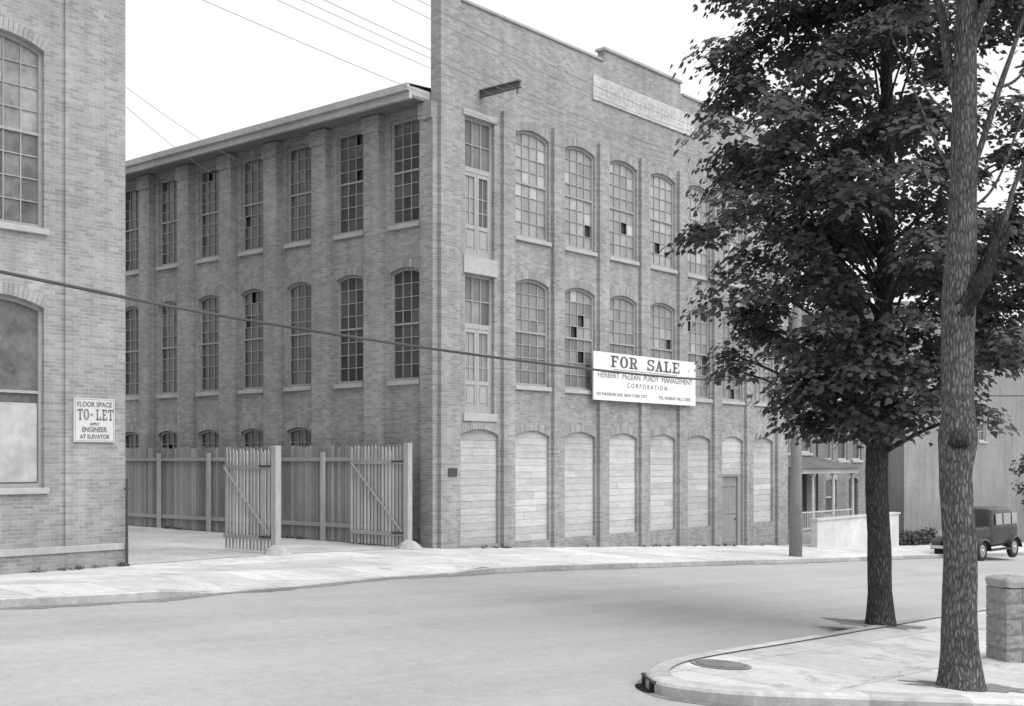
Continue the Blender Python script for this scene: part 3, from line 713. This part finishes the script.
# ------------------------------------------------------------ houses beyond
def house(x0, wd, lab, zt, seed, porch=True):
    random.seed(seed)
    y0=1.9; z=HB(x0,0)
    h=root('row_house', BF(x0,y0,z), lab, 'house','brick row houses beside the factory')
    ops=[]
    for cxx in (.9,wd/2,wd-.9):
        ops.append(dict(x0=cxx-.45,x1=cxx+.45,z0=3.45,zs=5.1,rise=.1))
    ops.append(dict(x0=.7,x1=1.7,z0=1.1,zs=2.6,rise=.1)); ops.append(dict(x0=wd-1.7,x1=wd-.8,z0=.5,zs=2.6,rise=.1))
    w=Mesh(); facade(w,0,wd,-.6,zt,ops); w.face([(wd,0,-.6),(wd,9,-.6),(wd,9,zt),(wd,0,zt)]); w.face([(0,9,-.6),(0,0,-.6),(0,0,zt),(0,9,zt)]); w.face([(wd,9,-.6),(0,9,-.6),(0,9,zt),(wd,9,zt)])
    w.obj('wall', m_brickH, h)
    for o_ in ops[:4]: window(h,I4,o_,1,(1,1),m_glassD,(.4,.9),0,frame=m_white)
    o_=ops[4]; d=Mesh(); d.box(o_['x0'],o_['x1'],.1,.15,o_['z0'],2.75); d.box(o_['x0']+.12,o_['x1']-.12,.08,.099,o_['z0']+.2,1.3); d.box(o_['x0']+.12,o_['x1']-.12,.08,.099,1.5,2.4); do=d.obj('door', m_iron, h)
    r=Mesh(); r.box(-.1,wd+.1,-.35,9.1,zt,zt+.18); r.obj('cornice', m_fascia, h)
    r=Mesh(); r.face([(-.05,-.2,zt+.18),(wd+.05,-.2,zt+.18),(wd-.2,1.2,zt+1.7),(.2,1.2,zt+1.7)]); r.face([(wd+.05,-.2,zt+.18),(wd+.05,9,zt+.18),(wd-.2,8,zt+1.7),(wd-.2,1.2,zt+1.7)]); r.face([(-.05,9,zt+.18),(-.05,-.2,zt+.18),(.2,1.2,zt+1.7),(.2,8,zt+1.7)]); r.face([(.2,1.2,zt+1.7),(wd-.2,1.2,zt+1.7),(wd-.2,8,zt+1.7),(.2,8,zt+1.7)])
    r.obj('roof', m_slate, h)
    if not porch:
        s=Mesh(); s.box(wd-2.0,wd-.5,-.9,-.01,-.5,.25); s.box(wd-1.9,wd-.6,-.5,-.011,.25,.48); s.obj('front_steps', m_concwall, h); return
    p=Mesh(); p.box(.1,wd-.1,-1.7,-.01,-.5,.5); p.obj('porch_floor', m_fascia, h)
    p=Mesh(); p.box(0,wd,-1.8,-.01,2.66,2.85); p.obj('porch_beam', m_white, h)
    p=Mesh(); p.face([(-.1,-1.95,2.86),(wd+.1,-1.95,2.86),(wd+.1,-.01,3.3),(-.1,-.01,3.3)]); p.face([(-.1,-.01,3.3),(-.1,-.01,2.86),(-.1,-1.95,2.86)]); p.face([(wd+.1,-1.95,2.86),(wd+.1,-.01,2.86),(wd+.1,-.01,3.3)]); p.face([(-.1,-1.95,2.855),(-.1,-.01,2.855),(wd+.1,-.01,2.855),(wd+.1,-1.95,2.855)]); p.obj('porch_roof', m_slate, h)
    n=4
    for k in range(n):
        x=.2+(wd-.4)*k/(n-1); c=Mesh(); c.tube([(x,-1.65,.5),(x,-1.65,2.66)],[.065,.055],10); c.box(x-.08,x+.08,-1.73,-1.57,.5,.58); c.box(x-.08,x+.08,-1.73,-1.57,2.56,2.659); c.obj('column', m_white, h)
    c=Mesh(); c.box(.3,wd-.3,-1.68,-1.62,1.2,1.25); c.box(.3,wd-.3,-1.68,-1.62,.6,.64)
    x=.35
    while x<wd-.35: c.box(x,x+.03,-1.665,-1.635,.64,1.2); x+=.14
    c.obj('railing', m_white, h)
house(18.6,5.6,'two-storey brick row house with slender white porch columns',5.9,3)
house(24.4,4.6,'brick row house with slate roof and front steps',5.9,5,False)
random.seed(11)
lw_=root('low_wall', BF(18.3,-.9),'low straight pale concrete garden wall beside the pavement','wall')
p=Mesh(); sl=-.0491
xa,xb,top=0,7.2,1.05
p.face([(xa,-.12,sl*xa),(xb,-.12,sl*xb),(xb,-.12,top),(xa,-.12,top)]); p.face([(xb,.12,sl*xb),(xa,.12,sl*xa),(xa,.12,top),(xb,.12,top)])
p.face([(xa,-.12,top),(xb,-.12,top),(xb,.12,top),(xa,.12,top)]); p.face([(xa,.12,sl*xa),(xa,-.12,sl*xa),(xa,-.12,top),(xa,.12,top)]); p.face([(xb,-.12,sl*xb),(xb,.12,sl*xb),(xb,.12,top),(xb,-.12,top)])
p.obj('wall', m_concwall, lw_)
p=Mesh(); p.box(-.05,7.25,-.17,.17,1.052,1.12); p.obj('coping', m_white, lw_)
bg=root('brick_building', BF(31,1,0),'plain brick building with few windows beyond the houses','building')
ops=[dict(x0=a,x1=a+1,z0=z,zs=z+1.7,rise=.12) for a in (9.5,) for z in (3.2,)]
w=Mesh(); facade(w,0,24,-2.6,9.0,ops); w.face([(0,14,-2.6),(0,0,-2.6),(0,0,9.0),(0,14,9.0)]); w.face([(24,0,-2.6),(24,14,-2.6),(24,14,9),(24,0,9)]); w.face([(24,14,-2.6),(0,14,-2.6),(0,14,9),(24,14,9)])
w.obj('wall', m_brickB, bg)
for o_ in ops: window(bg,I4,o_,2,(2,2),m_glassD,(.4,.8),0,frame=m_white)
w=Mesh(); w.box(-.2,24.2,-.25,14.2,9,9.25); w.obj('roof', m_coping, bg)

# ------------------------------------------------------------ stone pier
X,Y=6.29,15.35
pr=root('gate_pier', Matrix.Translation((X,Y,HW(X,Y)))@Matrix.Rotation(math.radians(12),4,'Z'),'square rock-faced concrete block pier with flat capstone','pier')
def rock(x0,x1,y0,y1,z0,z1,amp,seed):
    b=Mesh(); N=9
    def grid(P,U,V,Nn):
        i0=len(b.v)
        for i in range(N):
            for j in range(6):
                u=i/(N-1); v=j/5; p=P+U*u+V*v; e=min(u,1-u,v,1-v); k=0 if e<1e-6 else amp*(.4+1.8*abs(mnoise.noise(p*12+Vector((seed,0,0)))))
                b.v.append(tuple(p+Nn*k))
        for i in range(N-1):
            for j in range(5):
                b.f.append([i0+i*6+j,i0+(i+1)*6+j,i0+(i+1)*6+j+1,i0+i*6+j+1]); b.t.append(.5); b.m.append(0)
    V_=Vector
    grid(V_((x0,y0,z0)),V_((x1-x0,0,0)),V_((0,0,z1-z0)),V_((0,-1,0)))
    grid(V_((x1,y0,z0)),V_((0,y1-y0,0)),V_((0,0,z1-z0)),V_((1,0,0)))
    grid(V_((x1,y1,z0)),V_((x0-x1,0,0)),V_((0,0,z1-z0)),V_((0,1,0)))
    grid(V_((x0,y1,z0)),V_((0,y0-y1,0)),V_((0,0,z1-z0)),V_((-1,0,0)))
    grid(V_((x0,y0,z1)),V_((x1-x0,0,0)),V_((0,y1-y0,0)),V_((0,0,.0)))
    return b
z=.1
for k in range(5):
    w_=.215
    if k%2==0:
        rock(-w_,-.008,-w_,w_,z,z+.183,.02,k*3.1).obj('block', m_pier, pr); rock(.008,w_,-w_,w_,z,z+.183,.02,k*3.1+1).obj('block', m_pier, pr)
    else: rock(-w_,w_,-w_,w_,z,z+.183,.024,k*3.1).obj('block', m_pier, pr)
    z+=.195
b=Mesh(); b.box(-.205,.205,-.205,.205,.05,z-.01); b.obj('core', m_guard, pr)
b=Mesh(); ring=[]
for (hh,q) in ((z,.235),(z+.07,.245),(z+.1,.235),(z+.125,.17),(z+.135,.02)):
    rr=[]
    for k in range(24):
        t=2*math.pi*(k+.5)/24; cx=math.copysign(abs(math.cos(t))**.22,math.cos(t)); sy=math.copysign(abs(math.sin(t))**.22,math.sin(t))
        j=1+.04*mnoise.noise(Vector((cx*3,sy*3,hh*9))); rr.append((cx*q*j,sy*q*j,hh+.012*mnoise.noise(Vector((cx*4,sy*4,hh)))))
    ring.append(rr)
for a_,c_ in zip(ring[:-1],ring[1:]):
    for k in range(24): b.face([a_[k],a_[(k+1)%24],c_[(k+1)%24],c_[k]])
b.face(ring[-1]); b.obj('capstone', M('capstone_concrete',.32,.35,10,bump=.5), pr)

# ------------------------------------------------------------ car
def car():
    X,Y=17.15,44.9; z=HW(X,Y)
    hd=Matrix.Rotation(math.atan2(-.72,-.7),4,'Z')@Matrix.Scale(1.08,4)
    r=root('parked_car', Matrix.Translation((X,Y,z+.01))@hd,'black boxy 1930s sedan parked at the kerb','car')
    b=Mesh()
    def loft(secs, n=24, e=.28):
        i0=len(b.v)
        for (x,hw,zl,zh) in secs:
            for j in range(n):
                t=2*math.pi*j/n; cx=math.copysign(abs(math.cos(t))**e,math.cos(t)); sz=math.copysign(abs(math.sin(t))**e,math.sin(t))
                b.v.append((x,cx*hw*(1-.06*max(0,sz)),(zl+zh)/2+sz*(zh-zl)/2))
        for k in range(len(secs)-1):
            for j in range(n):
                j2=(j+1)%n; b.f.append([i0+k*n+j,i0+k*n+j2,i0+(k+1)*n+j2,i0+(k+1)*n+j]); b.t.append(.5); b.m.append(0)
        b.f.append([i0+j for j in range(n)]); e0=i0+(len(secs)-1)*n; b.f.append([e0+j for j in reversed(range(n))]); b.t+=[.5,.5]; b.m+=[0,0]
    loft([(-1.95,.5,.6,1.0),(-1.85,.62,.45,1.35),(-1.6,.7,.42,1.66),(-1.1,.74,.42,1.75),(0,.74,.42,1.76),(.3,.72,.42,1.7),(.42,.7,.42,1.45),(.5,.66,.42,1.16),(1.0,.5,.45,1.12),(1.6,.36,.5,1.08),(1.66,.33,.52,1.04)])
    bo=b.obj('body', m_car, r, smooth=False)
    for s in (-1,1):
        for xa,xb in ((-1.5,-1.05),(-.95,-.35),(-.25,.28)):
            wn=Mesh(); q=[(xa,s*.752,1.18),(xb,s*.752,1.18),(xb,s*.735,1.55),(xa,s*.735,1.55)]; wn.face(q if s<0 else q[::-1],1.6); wn.obj('window', m_carglass, bo)
    wn=Mesh(); wn.face([(.46,.55,1.2),(.46,-.55,1.2),(.36,-.55,1.56),(.36,.55,1.56)],1.4); wn.obj('windscreen', m_carglass, bo)
    wn=Mesh(); wn.face([(-1.87,-.3,1.2),(-1.87,.3,1.2),(-1.72,.3,1.45),(-1.72,-.3,1.45)],.6); wn.obj('window', m_carglass, bo)
    f=Mesh(); f.box(1.66,1.70,-.27,.27,.55,1.05); f.obj('grille', m_chrome, bo)
    for xw in (1.35,-1.25):
        for s in (-1,1):
            w=Mesh(); w.tube([(xw,s*.6,.36),(xw,s*.62,.36),(xw,s*.74,.36),(xw,s*.76,.36)],[.33,.36,.36,.33],24); wo=w.obj('wheel', m_tyre, r)
            q=Mesh(); q.tube([(xw,s*.755,.36),(xw,s*.775,.36)],[.22,.18],16); q.tube([(xw,s*.775,.36),(xw,s*.8,.36)],[.07,.05],10); q.obj('rim', m_chrome, wo)
            fd=Mesh(); a0,a1=(math.radians(12),math.radians(172)); n=12
            for k in range(n+1):
                t=a0+(a1-a0)*k/n; rr=.46; px=xw+math.cos(t)*rr*(1.15 if math.cos(t)<0 and xw>0 else 1.0); pz=.36+math.sin(t)*rr*.95
                for (yy,dz) in ((.5,0),(.82,-.02),(.84,-.08),(.5,-.04)):
                    fd.v.append((px,s*yy,pz+dz))
            for k in range(n):
                for j in range(4):
                    j2=(j+1)%4; fd.f.append([k*4+j,k*4+j2,(k+1)*4+j2,(k+1)*4+j]); fd.t.append(.5); fd.m.append(0)
            fd.obj('fender', m_car, r)
    for s in (-1,1):
        rb=Mesh(); rb.box(-.85,.9,s*.62 if s>0 else -.85,.85 if s>0 else -.62,.33,.38); rb.obj('running_board', m_car, r)
        hl=Mesh(); hl.tube([(1.5,s*.48,.95),(1.62,s*.48,.95),(1.7,s*.48,.95)],[.06,.12,.12],14); hl.obj('headlight', m_chrome, r)
    bp=Mesh(); bp.box(1.95,1.99,-.75,.75,.42,.52); bp.box(1.7,1.95,-.4,-.36,.44,.5); bp.box(1.7,1.95,.36,.4,.44,.5); bp.obj('bumper', m_chrome, r)
    sp=Mesh(); sp.tube([(-2.02,0,.85),(-1.9,0,.85)],[.34,.36],20); sp.obj('spare_wheel', m_tyre, r)
car()

# ------------------------------------------------------------ trees
def leaves(name, centers, rads, per, size, mat, parent, mat4, seed, flat=.3, droop=.5):
    rng=np.random.default_rng(seed); C=np.repeat(np.array(centers),per,0); R=np.repeat(np.array(rads),per)
    N=len(C); d=rng.normal(size=(N,3)); d/=np.linalg.norm(d,axis=1)[:,None]; rr=rng.random(N)**(1/2.0)
    off=d*(R*rr)[:,None]; off[:,2]*=flat; off[:,2]-= droop*(off[:,0]**2+off[:,1]**2)/np.maximum(R,.1)
    off*=1+rng.normal(0,.14,N)[:,None]
    P=C+off
    nrm=np.stack([rng.normal(0,.4,N),rng.normal(0,.4,N),np.ones(N)],1); nrm+= np.stack([off[:,0],off[:,1],0*R],1)/R[:,None]*.9
    out=np.stack([C[:,0],C[:,1],0*R],1); out/=np.maximum(np.linalg.norm(out,axis=1),.3)[:,None]; nrm+=out*.4
    nrm/=np.linalg.norm(nrm,axis=1)[:,None]
    a=rng.random(N)*2*np.pi; u=np.stack([np.cos(a),np.sin(a),np.zeros(N)],1); u-=nrm*(u*nrm).sum(1)[:,None]; u/=np.linalg.norm(u,axis=1)[:,None]; v=np.cross(nrm,u)
    S=size*rng.uniform(.6,1.3,N)
    shp=np.array([(0,-.1),(.3,-.05),(.58,.18),(.36,.45),(.0,.9),(-.36,.45),(-.58,.18),(-.3,-.05)]); K=len(shp)
    V=P[:,None,:]+(shp[None,:,0,None]*u[:,None,:]+shp[None,:,1,None]*v[:,None,:])*S[:,None,None]
    V[:,4,2]-=S*.2
    V=V.reshape(-1,3)
    me=bpy.data.meshes.new(name); me.vertices.add(N*K); me.vertices.foreach_set('co',V.ravel()); me.loops.add(N*K); me.loops.foreach_set('vertex_index',np.arange(N*K))
    me.polygons.add(N); me.polygons.foreach_set('loop_start',np.arange(N)*K); me.polygons.foreach_set('loop_total',np.full(N,K)); me.materials.append(mat)
    me.update(calc_edges=True)
    t=me.attributes.new('tone','FLOAT','FACE'); ct=np.repeat(rng.uniform(.3,.7,len(centers)),per); t.data.foreach_set('value',np.clip(ct+rng.normal(0,.09,N),.08,1.2))
    o=bpy.data.objects.new(name,me); COL.objects.link(o); o.parent=parent; o.matrix_local=mat4; return o
def profr(prof, z):
    return float(np.interp(z,[p[0] for p in prof],[p[1] for p in prof]))
def crown_centers(prof, n, rng, ph, rr=(.38,.66)):
    z0,z1=prof[0][0],prof[-1][0]; out=[]; rad=[]
    mr=max(p[1] for p in prof)
    while len(out)<n:
        z=rng.uniform(z0,z1); R=profr(prof,z)
        if rng.random()>R/mr: continue
        a=rng.uniform(0,2*math.pi); lob=1+.1*math.sin(3*a+ph+z)+.08*math.sin(7*a+2.3*z)+.08*math.sin(z*5+a*2)
        r=R*lob*(1-.7*rng.random()**1.7) ; out.append((math.cos(a)*r,math.sin(a)*r,z-.08*r)); rad.append(rng.uniform(*rr))
    return out,rad

X,Y=5.6,18.5; zg=HW(X,Y)+.13
ft=root('maple_tree', Matrix.Translation((X,Y,zg)),'dark leafy maple tree with broad dense crown on the corner pavement','tree','street trees on the corner pavement')
rng=random.Random(5)
tr=Mesh(); path=catmull([(0,0,-.1),(0,0,.25),(-.03,0,1.2),(-.06,0,2.6),(.05,.05,4.5),(.1,0,7),(.05,0,9.5),(0,0,11.2)],6)
rad=[np.interp(p.z,[-.1,.12,.5,2.6,5,8,11.2],[.27,.225,.185,.165,.14,.09,.03]) for p in path]
tr.tube(path,rad,16,jit=.06); tr.obj('trunk', m_barkF, ft, smooth=True)
prof=[(3.0,.7),(3.25,1.4),(3.7,1.9),(4.4,2.2),(5.2,2.35),(6.0,2.55),(6.8,2.92),(7.5,2.85),(8.7,2.65),(9.8,2.5),(10.9,2.0),(11.8,1.2),(12.2,.4)]
cs,rs=crown_centers(prof,440,rng,1.0)
# thin the sunny outer side of the crown near the top so sky shows through
keep=[i for i,c in enumerate(cs) if not (c[2]>6.6 and c[0]>1.2 and rng.random()<.45)]
cs=[cs[i] for i in keep]; rs=[rs[i] for i in keep]
lm=Mesh()
for k in range(64):
    c=Vector(cs[k*6]); z0=max(2.6,c.z-1.0-.25*math.hypot(c.x,c.y)); r0=.055*(1-(z0/14))
    mid=Vector((c.x*.5,c.y*.5,z0+(c.z-z0)*.65)); pp=catmull([(0,0,z0),mid,c],4)
    lm.tube(pp,[r0*(1-.8*i/(len(pp)-1)) for i in range(len(pp))],6)
lm.obj('limbs', m_barkF, ft, smooth=True)
leaves('crown',cs,rs,165,.094,m_leaf,ft,Matrix.Identity(4),3)

X,Y=4.74,12.85; zg=HW(X,Y)+.13
nt_=root('maple_tree', Matrix.Translation((X,Y,zg)),'tall grey-barked tree with ridged trunk and broken limb','tree','street trees on the corner pavement')
tr=Mesh(); path=catmull([(0,0,-.12),(0,0,.2),(-.02,0,.8),(-.02,.0,1.5),(-.05,.02,2.2),(-.03,.02,2.75),(-.04,.03,3.4),(-.02,.03,4.2),(.02,.03,4.9),(.03,0,6.0),(.06,0,7.4),(.2,0,9.0),(.3,0,11)],9)
rad=[np.interp(p.z,[-.12,.05,.4,1.0,2.3,2.65,2.95,3.6,4.2,5,6.5,8,11],[.32,.25,.195,.175,.168,.2,.17,.16,.172,.145,.115,.08,.03]) for p in path]
tr.tube(path,rad,36,jit=.055); tr.obj('trunk', m_barkN, nt_, smooth=True)
kn=Mesh(); kn.tube([(-.07,-.11,2.6),(-.09,-.19,2.68),(-.095,-.215,2.7)],[.11,.085,.04],10,jit=.15); kn.obj('knot', m_barkF, nt_, smooth=True)
def limb(pts,r0,r1,mat=None,nm='limb',jit=.1,fine=1.1,n=6):
    l=Mesh(); pp=catmull(pts,n); l.tube(pp,[r0+(r1-r0)*i/(len(pp)-1) for i in range(len(pp))],12,jit=jit,fine=fine); return l.obj(nm, mat or m_barkN, nt_, smooth=True)
m_rot=bark('rotten_bark', .05, 24, -.1)
limb([(-.04,-.03,3.95),(.08,-.1,4.15),(.2,-.12,4.4),(.3,-.1,4.62),(.36,-.1,4.8),(.37,-.1,4.98)],.12,.05,m_rot,'broken_limb',.35,5,8)
limb([(.28,-.1,4.6),(.36,-.12,4.64),(.42,-.12,4.76),(.46,-.12,4.8)],.065,.02,m_rot,'broken_limb',.35,5,6)
limb([(.3,-.1,4.66),(.42,-.12,4.95),(.5,-.12,5.25),(.66,-.12,5.6),(.95,-.12,5.95)],.035,.02)
limb([(.02,0,5.2),(.2,-.05,5.75),(.36,-.1,6.3),(.5,-.1,6.7),(.66,-.1,7.2)],.04,.018)
limb([(.36,-.1,6.3),(.55,-.1,6.4),(.8,-.1,6.75)],.02,.008)
limb([(.0,0,6.0),(-.1,.1,6.6),(-.15,.2,7.2),(-.5,.3,8.4),(-1.2,.3,9.5)],.055,.03)
limb([(.05,0,6.6),(.4,.1,7.4),(1.2,.1,8.2),(2.0,.0,9.2)],.06,.03)
limb([(0,0,6.7),(.1,.3,7.4),(.2,1.2,8.2),(.2,2.0,9.2)],.06,.03)
limb([(0,0,6.8),(.3,-.3,7.4),(.3,-1.4,8.3),(.2,-2.0,9.2)],.06,.03)
limb([(0,0,5.2),(-.25,.0,5.7),(-.5,.0,6.3),(-.75,0,6.9)],.018,.007)
limb([(0,0,5.0),(.35,.0,5.3),(.7,.0,6.2),(.95,0,6.9)],.018,.007)
limb([(0,0,6.0),(-.3,.0,6.2),(-.55,.0,6.7),(-.6,0,7.2)],.014,.006)
rng=random.Random(9)
prof=[(7.9,.8),(8.4,1.5),(9,1.9),(10,1.9),(11,1.5),(12,.9),(12.4,.4)]
cs,rs=crown_centers(prof,60,rng,2.)
for c in [(-.7,0,7.2),(.95,0,7.2),(-.4,.4,7.3)]: cs.append(c); rs.append(.2)
leaves('crown',cs,rs,80,.09,m_leaf,nt_,Matrix.Identity(4),4)

def pit(X,Y,w,h,seed):
    r=random.Random(seed); m_=Mesh(); pts=[]
    for k in range(40):
        t=2*math.pi*k/40; q=r.uniform(.7,1.25); x=X+math.cos(t)*w*q; y=Y+math.sin(t)*h*q; pts.append((x,y,HW(x,y)+.1445))
    m_.face(pts); o=m_.obj('soil', m_soil); struct(o)
pit(4.85,12.9,.65,.3,1); pit(5.45,18.55,.7,.5,2)

X,Y=9.3,21.0
sp=root('shrub', Matrix.Translation((X,Y,HW(X,Y)+.12)),'round leafy shrub spreading over the edge of the lawn','shrub')
l=Mesh(); l.tube([(0,0,-.1),(.02,0,1.2),(0,0,2.0)],[.035,.03,.02],8); l.obj('trunk', m_barkF, sp)
cs=[]
for _ in range(46):
    z=rng.uniform(1.95,3.0); R=.52*math.sin(math.pi*(z-1.8)/1.35)+.08; a=rng.uniform(0,6.28); q=R*math.sqrt(rng.random()); cs.append((math.cos(a)*q,math.sin(a)*q,z))
leaves('crown',cs,[.2]*46,50,.07,m_leaf2,sp,Matrix.Identity(4),8,flat=.7,droop=.3)
hg=root('hedge', BF(25.9,-.35),'low clipped hedge in front of the houses','hedge')
cs=[(rng.uniform(0,4.6),rng.uniform(-.25,.25),rng.uniform(.1,.6)-.05*2) for _ in range(110)]
leaves('foliage',cs,[.25]*110,45,.09,m_leaf2,hg,Matrix.Identity(4),12,flat=.8,droop=.2)
def weeds(pts, n, seed):
    r=random.Random(seed); cs=[]
    for _ in range(n):
        i=r.randrange(len(pts)-1); t=r.random(); x=pts[i][0]*(1-t)+pts[i+1][0]*t; y=pts[i][1]*(1-t)+pts[i+1][1]*t
        if mnoise.noise(Vector((x*.7,y*.7,seed)))<-.02: continue
        cs.append((x+r.uniform(-.06,.06),y+r.uniform(-.05,.05),HB(x,y)+.14))
    return cs
cs=weeds([(-.75,.4),(-.8,14)],90,2)+weeds([(.1,-.14),(17.5,-.14)],70,4)+weeds([(-15,-.2),(-8.6,-.2)],40,6)
o=leaves('weeds',cs,[.09]*len(cs),14,.05,m_leaf2,None,Matrix.Identity(4),15,flat=.6,droop=.1); o.matrix_world=MBF; o['kind']='stuff'; o['label']='low weeds growing at the foot of walls and fence'; o['category']='weeds'

# ------------------------------------------------------------ camera, light, world
cam=bpy.data.cameras.new('camera'); co=bpy.data.objects.new('camera',cam); COL.objects.link(co)
co.location=(0,0,2.25); co.rotation_euler=(math.radians(90),0,0); cam.sensor_width=36; cam.lens=1219/1024*36; cam.shift_y=107/1024; cam.clip_end=3000
scene.camera=co
EL=math.radians(55)
sd=Vector((.8*math.cos(EL),-.6*math.cos(EL),math.sin(EL))).normalized()
su=bpy.data.lights.new('sun','SUN'); su.energy=3.0; su.angle=math.radians(62); su.color=(1,.998,.993)
so=bpy.data.objects.new('sun',su); COL.objects.link(so); so.rotation_euler=sd.to_track_quat('Z','Y').to_euler(); so.location=(0,0,40)
wd=bpy.data.worlds.new('World'); scene.world=wd; wd.use_nodes=True; nt=wd.node_tree; nt.nodes.clear()
out=nt.nodes.new('ShaderNodeOutputWorld'); bgd=nt.nodes.new('ShaderNodeBackground'); sk=nt.nodes.new('ShaderNodeTexSky'); sk.sky_type='NISHITA'; sk.sun_disc=False
sk.sun_elevation=EL; sk.sun_rotation=math.atan2(sd.x,sd.y); sk.dust_density=4
bw_=nt.nodes.new('ShaderNodeRGBToBW'); nt.links.new(sk.outputs[0],bw_.inputs[0])
f=math_n(nt,'MAXIMUM',math_n(nt,'MINIMUM',math_n(nt,'MULTIPLY_ADD',bw_.outputs[0],.25,7.8),9.4),8.2)
nt.links.new(f,bgd.inputs[0]); bgd.inputs[1].default_value=.12; nt.links.new(bgd.outputs[0],out.inputs[0])
scene.view_settings.view_transform='Standard'; scene.view_settings.look='None'; scene.view_settings.exposure=0
